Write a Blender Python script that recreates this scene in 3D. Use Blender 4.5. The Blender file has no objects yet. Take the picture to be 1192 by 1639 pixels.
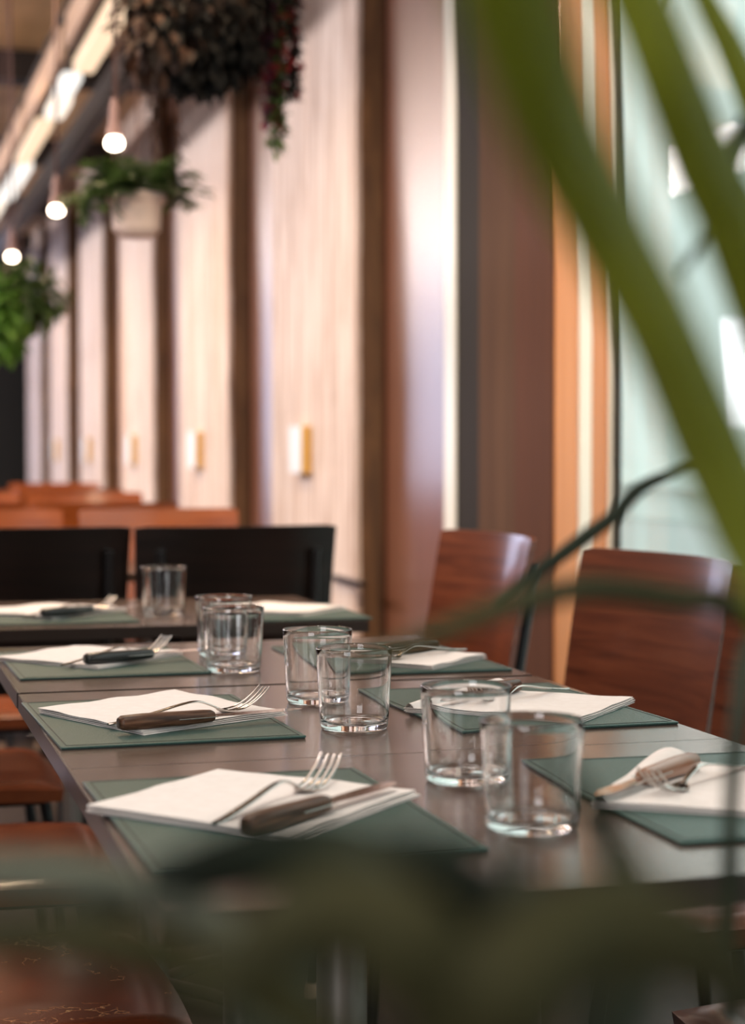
import bpy, bmesh, math, random
from mathutils import Vector, Matrix, noise as mnoise
R = math.radians
PI = math.pi
random.seed(7)
scene = bpy.context.scene
COL = scene.collection

# ------------------------------------------------------------------ camera
F_PX = 2945.0
cam_d = bpy.data.cameras.new('camera')
cam = bpy.data.objects.new('camera', cam_d)
COL.objects.link(cam)
cam_d.sensor_fit = 'VERTICAL'
cam_d.sensor_height = 36.0
cam_d.lens = F_PX / 1639.0 * 36.0
cam_d.clip_start = 0.02
cam_d.clip_end = 200
cam.location = (0, 0, 1.06)
cam.rotation_euler = (R(90 - 1.935), 0, R(-15.6675))
cam_d.dof.use_dof = True
cam_d.dof.focus_distance = 2.08
cam_d.dof.aperture_fstop = 3.9
cam_d.dof.aperture_blades = 0
scene.camera = cam

# ------------------------------------------------------------------ view
vs = scene.view_settings
vs.view_transform = 'Standard'
vs.look = 'None'
vs.gamma = 1.0
vs.use_curve_mapping = False
vs.exposure = 0.0
cy = scene.cycles
cy.use_denoising = True
cy.max_bounces = 14
cy.transmission_bounces = 12
cy.transparent_max_bounces = 12
cy.glossy_bounces = 6
cy.diffuse_bounces = 4
cy.sample_clamp_indirect = 6.0
cy.blur_glossy = 0.5

# ------------------------------------------------------------------ sky and lights
world = bpy.data.worlds.new('overcast_sky')
scene.world = world
world.use_nodes = True
bg = world.node_tree.nodes['Background']
bg.inputs[0].default_value = (0.78, 0.90, 0.86, 1)
bg.inputs[1].default_value = 1.85


def area(name, loc, rot, sx, sy, power, col, spread=180):
    l = bpy.data.lights.new(name, 'AREA')
    l.shape = 'RECTANGLE'
    l.size = sx
    l.size_y = sy
    l.energy = power
    l.color = col
    l.spread = R(spread)
    o = bpy.data.objects.new(name, l)
    o.location = loc
    o.rotation_euler = rot
    COL.objects.link(o)
    return o


# unseen line light over the aisle, added to brighten the piers
area('pier_fill_line', (-2.0, 11.5, 3.12), (0, R(-50), 0), 0.35, 15.0, 490, (1.0, 0.88, 0.84))
# unseen area light behind the camera, added for light from the front left
area('front_left_fill', (-3.0, -2.9, 1.9), (R(90), 0, R(-12)), 2.2, 2.2, 120, (0.95, 0.97, 1.0))
# unseen warm area lights added overhead to brighten tables and room
for i, (x, y, p, w) in enumerate([(0.2, 1.7, 7, 1.1), (0.2, 3.1, 10, 1.1), (0.45, 4.6, 26, .35), (0.45, 6.3, 30, .35), (0.45, 9.3, 34, .35), (-1.6, 7.5, 26, .35), (0.3, 12.5, 34, .35), (1.0, 16.0, 30, .35)]):
    area('overhead_fill', (x, y, 3.05), (0, 0, 0), w, w, p, (1.0, 0.88, 0.80) if i < 2 else (1.0, 0.72, 0.45), 130)


# upward fill light added to brighten the ceiling, no fixture there
area('ceiling_fill', (-1.2, 12.5, 2.2), (R(180), 0, 0), 0.6, 9.0, 240, (1.0, 0.80, 0.58), 150)
# unseen warm light added overhead, turned towards the window jamb
area('overhead_fill', (0.9, 2.2, 3.05), (R(52), 0, R(-18)), 0.3, 0.3, 18, (1.0, 0.74, 0.50), 70)
area('overhead_fill', (0.1, 0.3, 3.05), (0, 0, 0), 0.4, 0.4, 22, (1.0, 0.92, 0.8), 130)  # added unseen above the palm to brighten its leaves


# ------------------------------------------------------------------ materials
def nm(name):
    m = bpy.data.materials.new(name)
    m.use_nodes = True
    nt = m.node_tree
    return m, nt, nt.nodes['Principled BSDF']


def setp(b, col=None, rough=None, metal=None, coat=None, coat_rough=None, spec=None, trans=None, ior=None, sheen=None):
    if col is not None: b.inputs['Base Color'].default_value = (*col, 1)
    if rough is not None: b.inputs['Roughness'].default_value = rough
    if metal is not None: b.inputs['Metallic'].default_value = metal
    if coat is not None: b.inputs['Coat Weight'].default_value = coat
    if coat_rough is not None: b.inputs['Coat Roughness'].default_value = coat_rough
    if spec is not None: b.inputs['Specular IOR Level'].default_value = spec
    if trans is not None: b.inputs['Transmission Weight'].default_value = trans
    if ior is not None: b.inputs['IOR'].default_value = ior
    if sheen is not None: b.inputs['Sheen Weight'].default_value = sheen


def plain(name, col, rough=0.5, **k):
    m, nt, b = nm(name)
    setp(b, col, rough, **k)
    return m


def emit(name, col, strength):
    m, nt, b = nm(name)
    setp(b, (0.02, 0.02, 0.02), 0.5)
    b.inputs['Emission Color'].default_value = (*col, 1)
    b.inputs['Emission Strength'].default_value = strength
    return m


def noisy(name, stops, scale=(1, 1, 1), nscale=5.0, detail=6, rough=0.5, bump=0.0, bscale=None, coord='Object',
          nrough=0.6, dist=0.0, **k):
    """noise through a colour ramp, optionally a bump from the same noise"""
    m, nt, b = nm(name)
    setp(b, None, rough, **k)
    tc = nt.nodes.new('ShaderNodeTexCoord')
    mp = nt.nodes.new('ShaderNodeMapping')
    mp.inputs['Scale'].default_value = scale
    no = nt.nodes.new('ShaderNodeTexNoise')
    no.inputs['Scale'].default_value = nscale
    no.inputs['Detail'].default_value = detail
    no.inputs['Roughness'].default_value = nrough
    no.inputs['Distortion'].default_value = dist
    cr = nt.nodes.new('ShaderNodeValToRGB')
    el = cr.color_ramp.elements
    el[0].position, el[0].color = stops[0][0], (*stops[0][1], 1)
    el[1].position, el[1].color = stops[-1][0], (*stops[-1][1], 1)
    for p, c in stops[1:-1]:
        e = el.new(p)
        e.color = (*c, 1)
    L = nt.links
    L.new(tc.outputs[coord], mp.inputs['Vector'])
    L.new(mp.outputs[0], no.inputs['Vector'])
    L.new(no.outputs['Fac'], cr.inputs[0])
    L.new(cr.outputs[0], b.inputs['Base Color'])
    if bump:
        bp = nt.nodes.new('ShaderNodeBump')
        bp.inputs['Strength'].default_value = bump
        bp.inputs['Distance'].default_value = 0.004
        L.new(no.outputs['Fac'], bp.inputs['Height'])
        L.new(bp.outputs[0], b.inputs['Normal'])
    return m


M = {}
M['tabletop'] = noisy('table_laminate', [(0.3, (0.060, 0.038, 0.030)), (0.7, (0.105, 0.070, 0.056))],
                      (3, 14, 3), 6, 8, rough=0.23, spec=0.62)
M['table_edge'] = plain('table_edge_band', (0.030, 0.020, 0.016), 0.3)
M['table_under'] = plain('table_underside', (0.025, 0.018, 0.014), 0.6)
M['black_steel'] = plain('black_steel', (0.018, 0.019, 0.022), 0.28, metal=0.4)
M['steel'] = plain('polished_steel', (0.50, 0.46, 0.43), 0.15, metal=1.0)
M['leg_steel'] = plain('brushed_steel_leg', (0.40, 0.36, 0.32), 0.35, metal=0.8)
M['window_glass'] = plain('window_glass', (1, 1, 1), 0.0, trans=1.0, ior=1.25)
M['glass'] = plain('clear_glass', (1, 1, 1), 0.0, trans=1.0, ior=1.46)
M['mat'] = noisy('green_leatherette', [(0.35, (0.026, 0.068, 0.058)), (0.65, (0.036, 0.086, 0.074))],
                 (1, 1, 1), 420, 2, rough=0.42, bump=0.25)
M['mat_edge'] = plain('dark_stitched_edge', (0.020, 0.030, 0.026), 0.6)
M['napkin'] = noisy('paper_napkin', [(0.3, (0.74, 0.68, 0.655)), (0.7, (0.79, 0.74, 0.72))],
                    (1, 1, 1), 90, 3, rough=0.9, bump=0.12)
M['handle'] = noisy('dark_wood_handle', [(0.35, (0.030, 0.012, 0.007)), (0.5, (0.075, 0.032, 0.017)), (0.65, (0.15, 0.072, 0.042))],
                    (5, 60, 60), 3.0, 5, rough=0.42, spec=0.3)
M['handle_light'] = noisy('reddish_wood_handle', [(0.3, (0.20, 0.085, 0.045)), (0.8, (0.36, 0.17, 0.10))],
                          (5, 60, 60), 3.0, 5, rough=0.35, coat=0.25)
M['handle_black'] = plain('black_handle', (0.02, 0.017, 0.016), 0.3)
M['chair_wood'] = noisy('varnished_red_brown_wood', [(0.25, (0.050, 0.012, 0.005)), (0.5, (0.105, 0.027, 0.011)), (0.8, (0.165, 0.048, 0.019))],
                        (9, 0.8, 26), 2.2, 7, rough=0.28, coat=0.4, coat_rough=0.10, dist=0.4)
M['chair_shaded'] = noisy('shaded_chair_wood', [(0.3, (0.005, 0.004, 0.004)), (0.7, (0.012, 0.008, 0.007))],
                        (9, 1, 26), 2.2, 6, rough=0.3, spec=0.3)  # chair backs in shadow: the shade is put into the wood colour
M['chair_lit'] = noisy('lit_orange_brown_wood', [(0.3, (0.20, 0.045, 0.010)), (0.7, (0.36, 0.095, 0.022))],
                          (9, 1, 26), 2.2, 6, rough=0.25, coat=0.3)  # back-row chairs: warm light on their fronts put into the colour
M['floor'] = noisy('dark_floor_boards', [(0.3, (0.012, 0.008, 0.006)), (0.7, (0.032, 0.020, 0.014))],
                   (8, 0.7, 1), 2.5, 6, rough=0.6, spec=0.25)
M['ceiling'] = noisy('brown_ceiling', [(0.3, (0.34, 0.21, 0.12)), (0.7, (0.68, 0.46, 0.28))],
                     (1.5, 0.6, 1), 1.4, 6, rough=0.7)
M['beam'] = plain('dark_beam', (0.022, 0.014, 0.011), 0.6)
M['beam_tan'] = noisy('tan_beam', [(0.3, (0.16, 0.09, 0.05)), (0.7, (0.34, 0.22, 0.13))], (2, 0.6, 2), 2, 5, rough=0.6)
M['black_wall'] = plain('black_end_wall', (0.006, 0.008, 0.009), 0.7)
M['left_wall'] = plain('left_wall_paint', (0.07, 0.045, 0.033), 0.8)
M['side_wood'] = noisy('brown_pier_side', [(0.25, (0.055, 0.026, 0.012)), (0.5, (0.14, 0.070, 0.030)), (0.8, (0.27, 0.14, 0.060))],
                       (5, 5, 0.9), 2.4, 7, rough=0.6, bump=0.3, dist=1.2)
M['gloss_panel'] = noisy('glossy_red_brown_panel', [(0.3, (0.13, 0.045, 0.022)), (0.7, (0.20, 0.075, 0.038))],
                         (20, 20, 0.25), 4, 4, rough=0.36, coat=1.0, coat_rough=0.34, spec=1.0)
M['brown_frame'] = noisy('brown_window_frame', [(0.3, (0.050, 0.016, 0.006)), (0.7, (0.080, 0.027, 0.011))],
                         (16, 16, 0.5), 3, 4, rough=0.75, spec=0.25)
M['brown_column'] = noisy('brown_column_cladding', [(0.3, (0.060, 0.030, 0.017)), (0.7, (0.095, 0.050, 0.029))],
                          (9, 9, 0.4), 2, 4, rough=0.8, spec=0.2)
M['orange_jamb'] = noisy('orange_varnished_jamb', [(0.3, (0.46, 0.19, 0.075)), (0.7, (0.60, 0.28, 0.125))],
                         (16, 16, 0.3), 2, 4, rough=0.25, coat=0.5)
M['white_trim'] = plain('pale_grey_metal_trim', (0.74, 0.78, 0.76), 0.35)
M['dark_trim'] = plain('dark_grey_metal_trim', (0.016, 0.014, 0.013), 0.75, spec=0.2)
M['gasket'] = plain('black_rubber_gasket', (0.008, 0.012, 0.010), 0.5)
M['terracotta'] = noisy('pale_pink_clay', [(0.3, (0.86, 0.68, 0.60)), (0.7, (0.90, 0.74, 0.67))], (1, 1, 1), 8, 4, rough=0.8)
M['soil'] = plain('potting_soil', (0.03, 0.02, 0.014), 0.95)
M['cord'] = plain('brown_cord', (0.16, 0.085, 0.075), 0.7)
M['socket'] = plain('dusty_pink_ceramic_socket', (0.20, 0.12, 0.12), 0.6)
M['bulb'] = emit('lit_bulb', (1.0, 0.82, 0.62), 16)
M['tube_lit'] = emit('lit_diffuser', (1.0, 0.86, 0.72), 1.4)
M['tube_warm'] = emit('warm_diffuser', (1.0, 0.72, 0.48), 1.2)
M['tube_cool'] = emit('cool_diffuser', (1.0, 0.95, 0.88), 1.35)
M['trough'] = noisy('tan_trough_wood', [(0.3, (0.42, 0.27, 0.18)), (0.7, (0.62, 0.44, 0.32))], (3, 0.6, 3), 3, 4, rough=0.6)
M['brass'] = plain('brass', (0.78, 0.50, 0.14), 0.3, metal=0.7)
M['plate_white'] = plain('white_plate', (0.74, 0.78, 0.78), 0.4)
M['basket'] = noisy('dark_basket', [(0.3, (0.02, 0.012, 0.008)), (0.7, (0.07, 0.04, 0.025))], (1, 1, 6), 20, 3, rough=0.9)
M['facade'] = noisy('pale_facade', [(0.35, (0.62, 0.68, 0.65)), (0.65, (0.78, 0.82, 0.80))], (0.15, 0.5, 0.3), 1.2, 3, rough=0.8)
M['pavement'] = plain('grey_pavement', (0.42, 0.45, 0.44), 0.8)
M['sky_window'] = emit('bright_shop_window', (0.93, 0.98, 1.0), 2.2)
M['blue_window'] = emit('daylit_end_window', (0.70, 0.74, 1.0), 3.9)


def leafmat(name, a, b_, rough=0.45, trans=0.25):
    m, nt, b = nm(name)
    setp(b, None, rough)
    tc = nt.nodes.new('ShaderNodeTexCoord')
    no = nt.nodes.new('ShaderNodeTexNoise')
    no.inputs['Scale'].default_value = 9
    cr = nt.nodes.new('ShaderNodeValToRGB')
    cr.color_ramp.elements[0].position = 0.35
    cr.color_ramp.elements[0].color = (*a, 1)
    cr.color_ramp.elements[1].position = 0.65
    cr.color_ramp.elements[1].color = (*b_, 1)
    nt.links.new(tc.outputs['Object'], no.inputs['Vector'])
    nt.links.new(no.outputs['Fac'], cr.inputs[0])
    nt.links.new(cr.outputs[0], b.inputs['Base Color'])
    if trans:
        tr = nt.nodes.new('ShaderNodeBsdfTranslucent')
        nt.links.new(cr.outputs[0], tr.inputs['Color'])
        mx = nt.nodes.new('ShaderNodeMixShader')
        mx.inputs[0].default_value = trans
        out = nt.nodes['Material Output']
        nt.links.new(b.outputs[0], mx.inputs[1])
        nt.links.new(tr.outputs[0], mx.inputs[2])
        nt.links.new(mx.outputs[0], out.inputs['Surface'])
    return m


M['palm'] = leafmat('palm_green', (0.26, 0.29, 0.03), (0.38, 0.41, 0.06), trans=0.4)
M['palm_dark'] = leafmat('dark_shaded_leaf', (0.008, 0.014, 0.006), (0.018, 0.028, 0.009), rough=0.75, trans=0.08)  # dark leaves and stems; backlit shade of the low plant is in the colour
M['palm_shade'] = leafmat('shaded_olive_leaf', (0.040, 0.037, 0.009), (0.068, 0.060, 0.014), rough=0.8, trans=0.1)  # olive leaves, darkened in the colour for being backlit
M['palm_pale'] = leafmat('pale_sheen_leaf', (0.16, 0.17, 0.12), (0.24, 0.25, 0.18), rough=0.7, trans=0.1)  # reflected light on this leaf is put into its pale colour
M['fern'] = leafmat('fern_green', (0.035, 0.075, 0.018), (0.10, 0.17, 0.05))
M['fern_bright'] = leafmat('bright_leaf', (0.10, 0.26, 0.03), (0.30, 0.55, 0.12), trans=0.5)
M['dry'] = leafmat('dark_dry_leaf', (0.0015, 0.0015, 0.001), (0.006, 0.0045, 0.003), rough=0.8, trans=0.1)
M['dry_brown'] = leafmat('brown_dry_leaf', (0.015, 0.008, 0.005), (0.07, 0.028, 0.014), rough=0.7, trans=0.2)
M['flower'] = leafmat('crimson_petal', (0.16, 0.012, 0.02), (0.34, 0.03, 0.03), trans=0.3)
M['purple'] = leafmat('purple_leaf', (0.05, 0.012, 0.03), (0.12, 0.03, 0.07), trans=0.3)


def whitewash():
    m, nt, b = nm('whitewashed_rough_wood')
    setp(b, None, 0.75)
    L = nt.links
    tc = nt.nodes.new('ShaderNodeTexCoord')

    def n(scale, ns, det, ro=0.6, dist=0.0):
        mp = nt.nodes.new('ShaderNodeMapping')
        mp.inputs['Scale'].default_value = scale
        no = nt.nodes.new('ShaderNodeTexNoise')
        no.inputs['Scale'].default_value = ns
        no.inputs['Detail'].default_value = det
        no.inputs['Roughness'].default_value = ro
        no.inputs['Distortion'].default_value = dist
        L.new(tc.outputs['Object'], mp.inputs['Vector'])
        L.new(mp.outputs[0], no.inputs['Vector'])
        return no

    def ramp(src, stops):
        cr = nt.nodes.new('ShaderNodeValToRGB')
        el = cr.color_ramp.elements
        el[0].position, el[0].color = stops[0][0], (*stops[0][1], 1)
        el[1].position, el[1].color = stops[-1][0], (*stops[-1][1], 1)
        for p, c in stops[1:-1]:
            e = el.new(p)
            e.color = (*c, 1)
        L.new(src, cr.inputs[0])
        return cr
    grain = n((6, 6, 0.5), 3.2, 9, 0.68, 0.8)
    c1 = ramp(grain.outputs['Fac'], [(0.30, (0.28, 0.18, 0.14)), (0.44, (0.58, 0.47, 0.42)), (0.58, (0.76, 0.67, 0.63)), (0.8, (0.84, 0.78, 0.75))])
    stain = n((2.0, 2.0, 0.28), 1.6, 5, 0.55, 0.5)
    c2 = ramp(stain.outputs['Fac'], [(0.56, (0, 0, 0)), (0.72, (0.75, 0.75, 0.75))])
    mix = nt.nodes.new('ShaderNodeMixRGB')
    mix.inputs[2].default_value = (0.52, 0.30, 0.17, 1)
    L.new(c2.outputs[0], mix.inputs[0])
    L.new(c1.outputs[0], mix.inputs[1])
    L.new(mix.outputs[0], b.inputs['Base Color'])
    bp = nt.nodes.new('ShaderNodeBump')
    bp.inputs['Strength'].default_value = 0.5
    bp.inputs['Distance'].default_value = 0.006
    L.new(grain.outputs['Fac'], bp.inputs['Height'])
    L.new(bp.outputs[0], b.inputs['Normal'])
    return m


M['whitewash'] = whitewash()


def cracked():
    """worn red-brown leather, crazed with pale cracks"""
    m, nt, b = nm('worn_brown_leather')
    setp(b, None, 0.26, coat=0.3, coat_rough=0.15)
    L = nt.links
    tc = nt.nodes.new('ShaderNodeTexCoord')
    no = nt.nodes.new('ShaderNodeTexNoise')
    no.inputs['Scale'].default_value = 7
    no.inputs['Detail'].default_value = 5
    cr = nt.nodes.new('ShaderNodeValToRGB')
    e = cr.color_ramp.elements
    e[0].position, e[0].color = 0.3, (0.08, 0.017, 0.006, 1)
    e[1].position, e[1].color = 0.75, (0.20, 0.050, 0.018, 1)
    L.new(tc.outputs['Object'], no.inputs['Vector'])
    L.new(no.outputs['Fac'], cr.inputs[0])
    vo = nt.nodes.new('ShaderNodeTexVoronoi')
    vo.feature = 'DISTANCE_TO_EDGE'
    vo.inputs['Scale'].default_value = 13
    mp = nt.nodes.new('ShaderNodeMapping')
    mp.inputs['Scale'].default_value = (1.0, 0.55, 1)
    add = nt.nodes.new('ShaderNodeMixRGB')
    add.blend_type = 'ADD'
    add.inputs[0].default_value = 0.22
    n2 = nt.nodes.new('ShaderNodeTexNoise')
    n2.inputs['Scale'].default_value = 22
    n2.inputs['Detail'].default_value = 6
    L.new(tc.outputs['Object'], mp.inputs['Vector'])
    L.new(tc.outputs['Object'], n2.inputs['Vector'])
    L.new(mp.outputs[0], add.inputs[1])
    L.new(n2.outputs['Color'], add.inputs[2])
    L.new(add.outputs[0], vo.inputs['Vector'])
    c2 = nt.nodes.new('ShaderNodeValToRGB')
    f = c2.color_ramp.elements
    f[0].position, f[0].color = 0.012, (1, 1, 1, 1)
    f[1].position, f[1].color = 0.03, (0, 0, 0, 1)
    L.new(vo.outputs['Distance'], c2.inputs[0])
    n3 = nt.nodes.new('ShaderNodeTexNoise')
    n3.inputs['Scale'].default_value = 9
    L.new(tc.outputs['Object'], n3.inputs['Vector'])
    c3 = nt.nodes.new('ShaderNodeValToRGB')
    g = c3.color_ramp.elements
    g[0].position, g[0].color = 0.50, (0, 0, 0, 1)
    g[1].position, g[1].color = 0.56, (1, 1, 1, 1)
    L.new(n3.outputs['Fac'], c3.inputs[0])
    mu = nt.nodes.new('ShaderNodeMath')
    mu.operation = 'MULTIPLY'
    L.new(c2.outputs[0], mu.inputs[0])
    L.new(c3.outputs[0], mu.inputs[1])
    mix = nt.nodes.new('ShaderNodeMixRGB')
    mix.inputs[2].default_value = (0.55, 0.34, 0.16, 1)
    L.new(mu.outputs[0], mix.inputs[0])
    L.new(cr.outputs[0], mix.inputs[1])
    L.new(mix.outputs[0], b.inputs['Base Color'])
    return m


M['cracked'] = cracked()
M['leather'] = noisy('red_brown_leather', [(0.3, (0.12, 0.030, 0.012)), (0.7, (0.27, 0.075, 0.030))],
                     (1, 1, 1), 5, 5, rough=0.25, coat=0.5, coat_rough=0.15)


# ------------------------------------------------------------------ mesh helpers
def link(name, bm, mat, parent=None, smooth=False, angle=None):
    me = bpy.data.meshes.new(name)
    bmesh.ops.recalc_face_normals(bm, faces=bm.faces)
    bm.to_mesh(me)
    bm.free()
    if mat is not None:
        me.materials.append(mat)
    if smooth:
        me.polygons.foreach_set('use_smooth', [True] * len(me.polygons))
        if angle:
            me.set_sharp_from_angle(angle=R(angle))
    o = bpy.data.objects.new(name, me)
    COL.objects.link(o)
    if parent is not None:
        o.parent = parent
    return o


def empty(name, loc=(0, 0, 0), rz=0.0):
    o = bpy.data.objects.new(name, None)
    o.empty_display_size = 0.1
    COL.objects.link(o)
    o.location = loc
    o.rotation_euler = (0, 0, rz)
    return o


def tag(o, label=None, cat=None, group=None, kind=None):
    if label: o['label'] = label
    if cat: o['category'] = cat
    if group: o['group'] = group
    if kind: o['kind'] = kind
    return o


def copy_tree(o, parent=None):
    c = o.copy()
    COL.objects.link(c)
    if parent is not None:
        c.parent = parent
    for ch in list(o.children):
        copy_tree(ch, c)
    return c


def add_box(bm, x0, x1, y0, y1, z0, z1, bevel=0.0, seg=2, mat=None):
    vs_ = [bm.verts.new((x, y, z)) for x in (x0, x1) for y in (y0, y1) for z in (z0, z1)]
    idx = [(0, 1, 3, 2), (4, 6, 7, 5), (0, 4, 5, 1), (2, 3, 7, 6), (0, 2, 6, 4), (1, 5, 7, 3)]
    fs = [bm.faces.new([vs_[i] for i in f]) for f in idx]
    if mat is not None:
        bmesh.ops.transform(bm, matrix=mat, verts=vs_)
    if bevel > 0:
        es = list({e for f in fs for e in f.edges})
        bmesh.ops.bevel(bm, geom=es, offset=bevel, segments=seg, affect='EDGES', profile=0.5)


def box(name, x0, x1, y0, y1, z0, z1, mat, parent=None, bevel=0.0, seg=2):
    bm = bmesh.new()
    add_box(bm, x0, x1, y0, y1, z0, z1, bevel, seg)
    return link(name, bm, mat, parent, smooth=bevel > 0, angle=20)


def add_tube(bm, pts, rad, seg=10, flat=1.0, caps=True):
    """tube along points; rad may be a number or a list; flat squashes the vertical half-axis"""
    pts = [Vector(p) for p in pts]
    n = len(pts)
    rads = rad if isinstance(rad, (list, tuple)) else [rad] * n
    rings = []
    prev = None
    for i, p in enumerate(pts):
        t = (pts[min(i + 1, n - 1)] - pts[max(i - 1, 0)]).normalized()
        if prev is None:
            ref = Vector((0, 0, 1)) if abs(t.z) < 0.9 else Vector((1, 0, 0))
            a = t.cross(ref).normalized()
        else:
            a = (prev - t * prev.dot(t)).normalized()
        b = a.cross(t).normalized()
        prev = a
        r = rads[i]
        ra, rb = (r if not isinstance(r, tuple) else r[0]), (r * flat if not isinstance(r, tuple) else r[1])
        rings.append([bm.verts.new(p + a * (ra * math.cos(2 * PI * k / seg)) + b * (rb * math.sin(2 * PI * k / seg))) for k in range(seg)])
    for i in range(n - 1):
        for k in range(seg):
            bm.faces.new((rings[i][k], rings[i][(k + 1) % seg], rings[i + 1][(k + 1) % seg], rings[i + 1][k]))
    if caps:
        bm.faces.new(rings[0])
        bm.faces.new(rings[-1])


def add_lathe(bm, prof, seg=48, center=(0, 0, 0)):
    """closed profile of (radius, z); points on the axis merge"""
    cx, cy_, cz = center
    rings = []
    for r, z in prof:
        if r < 1e-6:
            rings.append([bm.verts.new((cx, cy_, cz + z))])
        else:
            rings.append([bm.verts.new((cx + r * math.cos(2 * PI * k / seg), cy_ + r * math.sin(2 * PI * k / seg), cz + z)) for k in range(seg)])
    for i in range(len(rings) - 1):
        a, b = rings[i], rings[i + 1]
        for k in range(seg):
            k2 = (k + 1) % seg
            if len(a) == 1 and len(b) == 1: continue
            if len(a) == 1: bm.faces.new((a[0], b[k], b[k2]))
            elif len(b) == 1: bm.faces.new((a[k], b[0], a[k2]))
            else: bm.faces.new((a[k], b[k], b[k2], a[k2]))


def bez(pts, n=6):
    """Catmull-Rom through the points"""
    P = [Vector(p) for p in pts]
    P = [P[0] * 2 - P[1]] + P + [P[-1] * 2 - P[-2]]
    out = []
    for i in range(1, len(P) - 2):
        for k in range(n):
            t = k / n
            a, b, c, d = P[i - 1], P[i], P[i + 1], P[i + 2]
            out.append(0.5 * ((2 * b) + (-a + c) * t + (2 * a - 5 * b + 4 * c - d) * t * t + (-a + 3 * b - 3 * c + d) * t ** 3))
    out.append(P[-2])
    return out


# ------------------------------------------------------------------ room
WX = 1.75          # face of the whitewashed piers
RX = 1.85          # face of the recesses between them
YE = 20.4          # end wall
CZ = 3.25          # ceiling


def struct(o):
    o['kind'] = 'structure'
    return o


struct(box('floor', -4.6, 2.1, -3.2, YE + 0.1, -0.1, 0.0, M['floor']))
struct(box('ceiling', -4.6, 2.1, -3.2, YE + 0.1, CZ, CZ + 0.1, M['ceiling']))
# end wall with its window left of the frame
wl = empty('wall_end'); struct(wl)
box('wall_panel', 0.62, 2.1, YE, YE + 0.12, 0, CZ, M['black_wall'], wl)
box('wall_panel', -4.6, 0.62, YE, YE + 0.12, 0, 0.35, M['black_wall'], wl)
w3 = empty('window_3', (0, YE + 0.06, 0)); struct(w3)
box('pane', -4.45, 0.62, -0.01, 0.01, 0.40, CZ - 0.05, M['blue_window'], w3)
for x in (-4.5, -3.2, -1.9, -0.6, 0.57):
    box('window_frame', x, x + 0.05, -0.03, 0.02, 0.35, CZ, M['dark_trim'], w3)
# left wall, outside the frame
wleft = empty('wall_left', (-4.45, 0, 0)); struct(wleft)
box('panelling', -0.15, 0.0, -3.2, YE, 0, 1.1, M['left_wall'], wleft)
box('wall_face', -0.15, -0.02, -3.2, YE, 1.1, CZ, M['left_wall'], wleft)

# right wall backing and its piers
wr = empty('wall_right'); struct(wr)
box('backing', RX + 0.02, 2.1, 5.40, YE, 0, CZ, M['brown_frame'], wr)
S = 2.373
for k in range(6):
    y0 = 6.44 + k * S
    y1 = y0 + 1.40
    bm = bmesh.new()
    add_box(bm, WX + 0.012, RX + 0.02, y0, y1, 0, CZ, 0.003)
    pf = link('pier', bm, M['side_wood'], wr)
    # rough sawn whitewashed facing, its edges slightly wavy
    bm = bmesh.new()
    n = 60
    fr, bk = [], []
    for i in range(n + 1):
        z = CZ * i / n
        wa = 0.012 * mnoise.noise(Vector((k * 7.1, z * 1.7, 0))) + 0.004 * mnoise.noise(Vector((k * 3.3, z * 9, 4)))
        wb = 0.012 * mnoise.noise(Vector((k * 5.7, z * 1.7, 9))) + 0.004 * mnoise.noise(Vector((k * 2.3, z * 9, 7)))
        fr.append((bm.verts.new((WX - 0.006, y0 + wa, z)), bm.verts.new((WX - 0.006, y1 + wb, z))))
        bk.append((bm.verts.new((WX + 0.014, y0 + wa, z)), bm.verts.new((WX + 0.014, y1 + wb, z))))
    for i in range(n):
        bm.faces.new((fr[i][0], fr[i + 1][0], fr[i + 1][1], fr[i][1]))
        bm.faces.new((fr[i][0], bk[i][0], bk[i + 1][0], fr[i + 1][0]))
        bm.faces.new((fr[i][1], fr[i + 1][1], bk[i + 1][1], bk[i][1]))
        bm.faces.new((bk[i][0], bk[i][1], bk[i + 1][1], bk[i + 1][0]))
    link('whitewashed_facing', bm, M['whitewash'], wr)
    # glossy red-brown panel in the recess in front of this pier (towards the camera)
    box('frame_strip', RX - 0.01, RX + 0.02, y0 - 0.04, y0 - 0.005, 0, CZ, M['brown_frame'], wr, 0.004)
    ya = y0 - 0.10 - (S - 1.40 - 0.10) + 0.01
    box('recess_panel', RX, RX + 0.02, max(ya, 5.40), y0 - 0.04, 0, CZ, M['gloss_panel'], wr)
# column next to the window
wc = empty('wall_column'); struct(wc)
box('core', WX + 0.012, 1.905, 4.50, 5.40, 0, CZ, M['dark_trim'], wc)
box('metal_strip', WX - 0.012, WX + 0.014, 5.285, 5.385, 0, CZ, M['white_trim'], wc, 0.003)
box('dark_strip', WX - 0.004, WX + 0.014, 5.075, 5.285, 0, CZ, M['dark_trim'], wc)
box('cladding', WX - 0.006, WX + 0.014, 4.765, 5.075, 0, CZ, M['brown_column'], wc)  # paler half of one cladding: the wood's reflection put into its colour
box('cladding', WX - 0.010, WX + 0.014, 4.476, 4.765, 0, CZ, M['brown_frame'], wc, 0.003)
box('jamb_board', WX - 0.004, 1.811, 4.470, 4.50, 0, CZ, M['orange_jamb'], wc, 0.003)
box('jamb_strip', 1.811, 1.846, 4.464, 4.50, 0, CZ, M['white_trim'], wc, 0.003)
box('jamb_board', 1.846, 1.893, 4.470, 4.50, 0, CZ, M['orange_jamb'], wc, 0.003)
box('jamb_edge', 1.893, 1.904, 4.462, 4.50, 0, CZ, M['white_trim'], wc)
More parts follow.
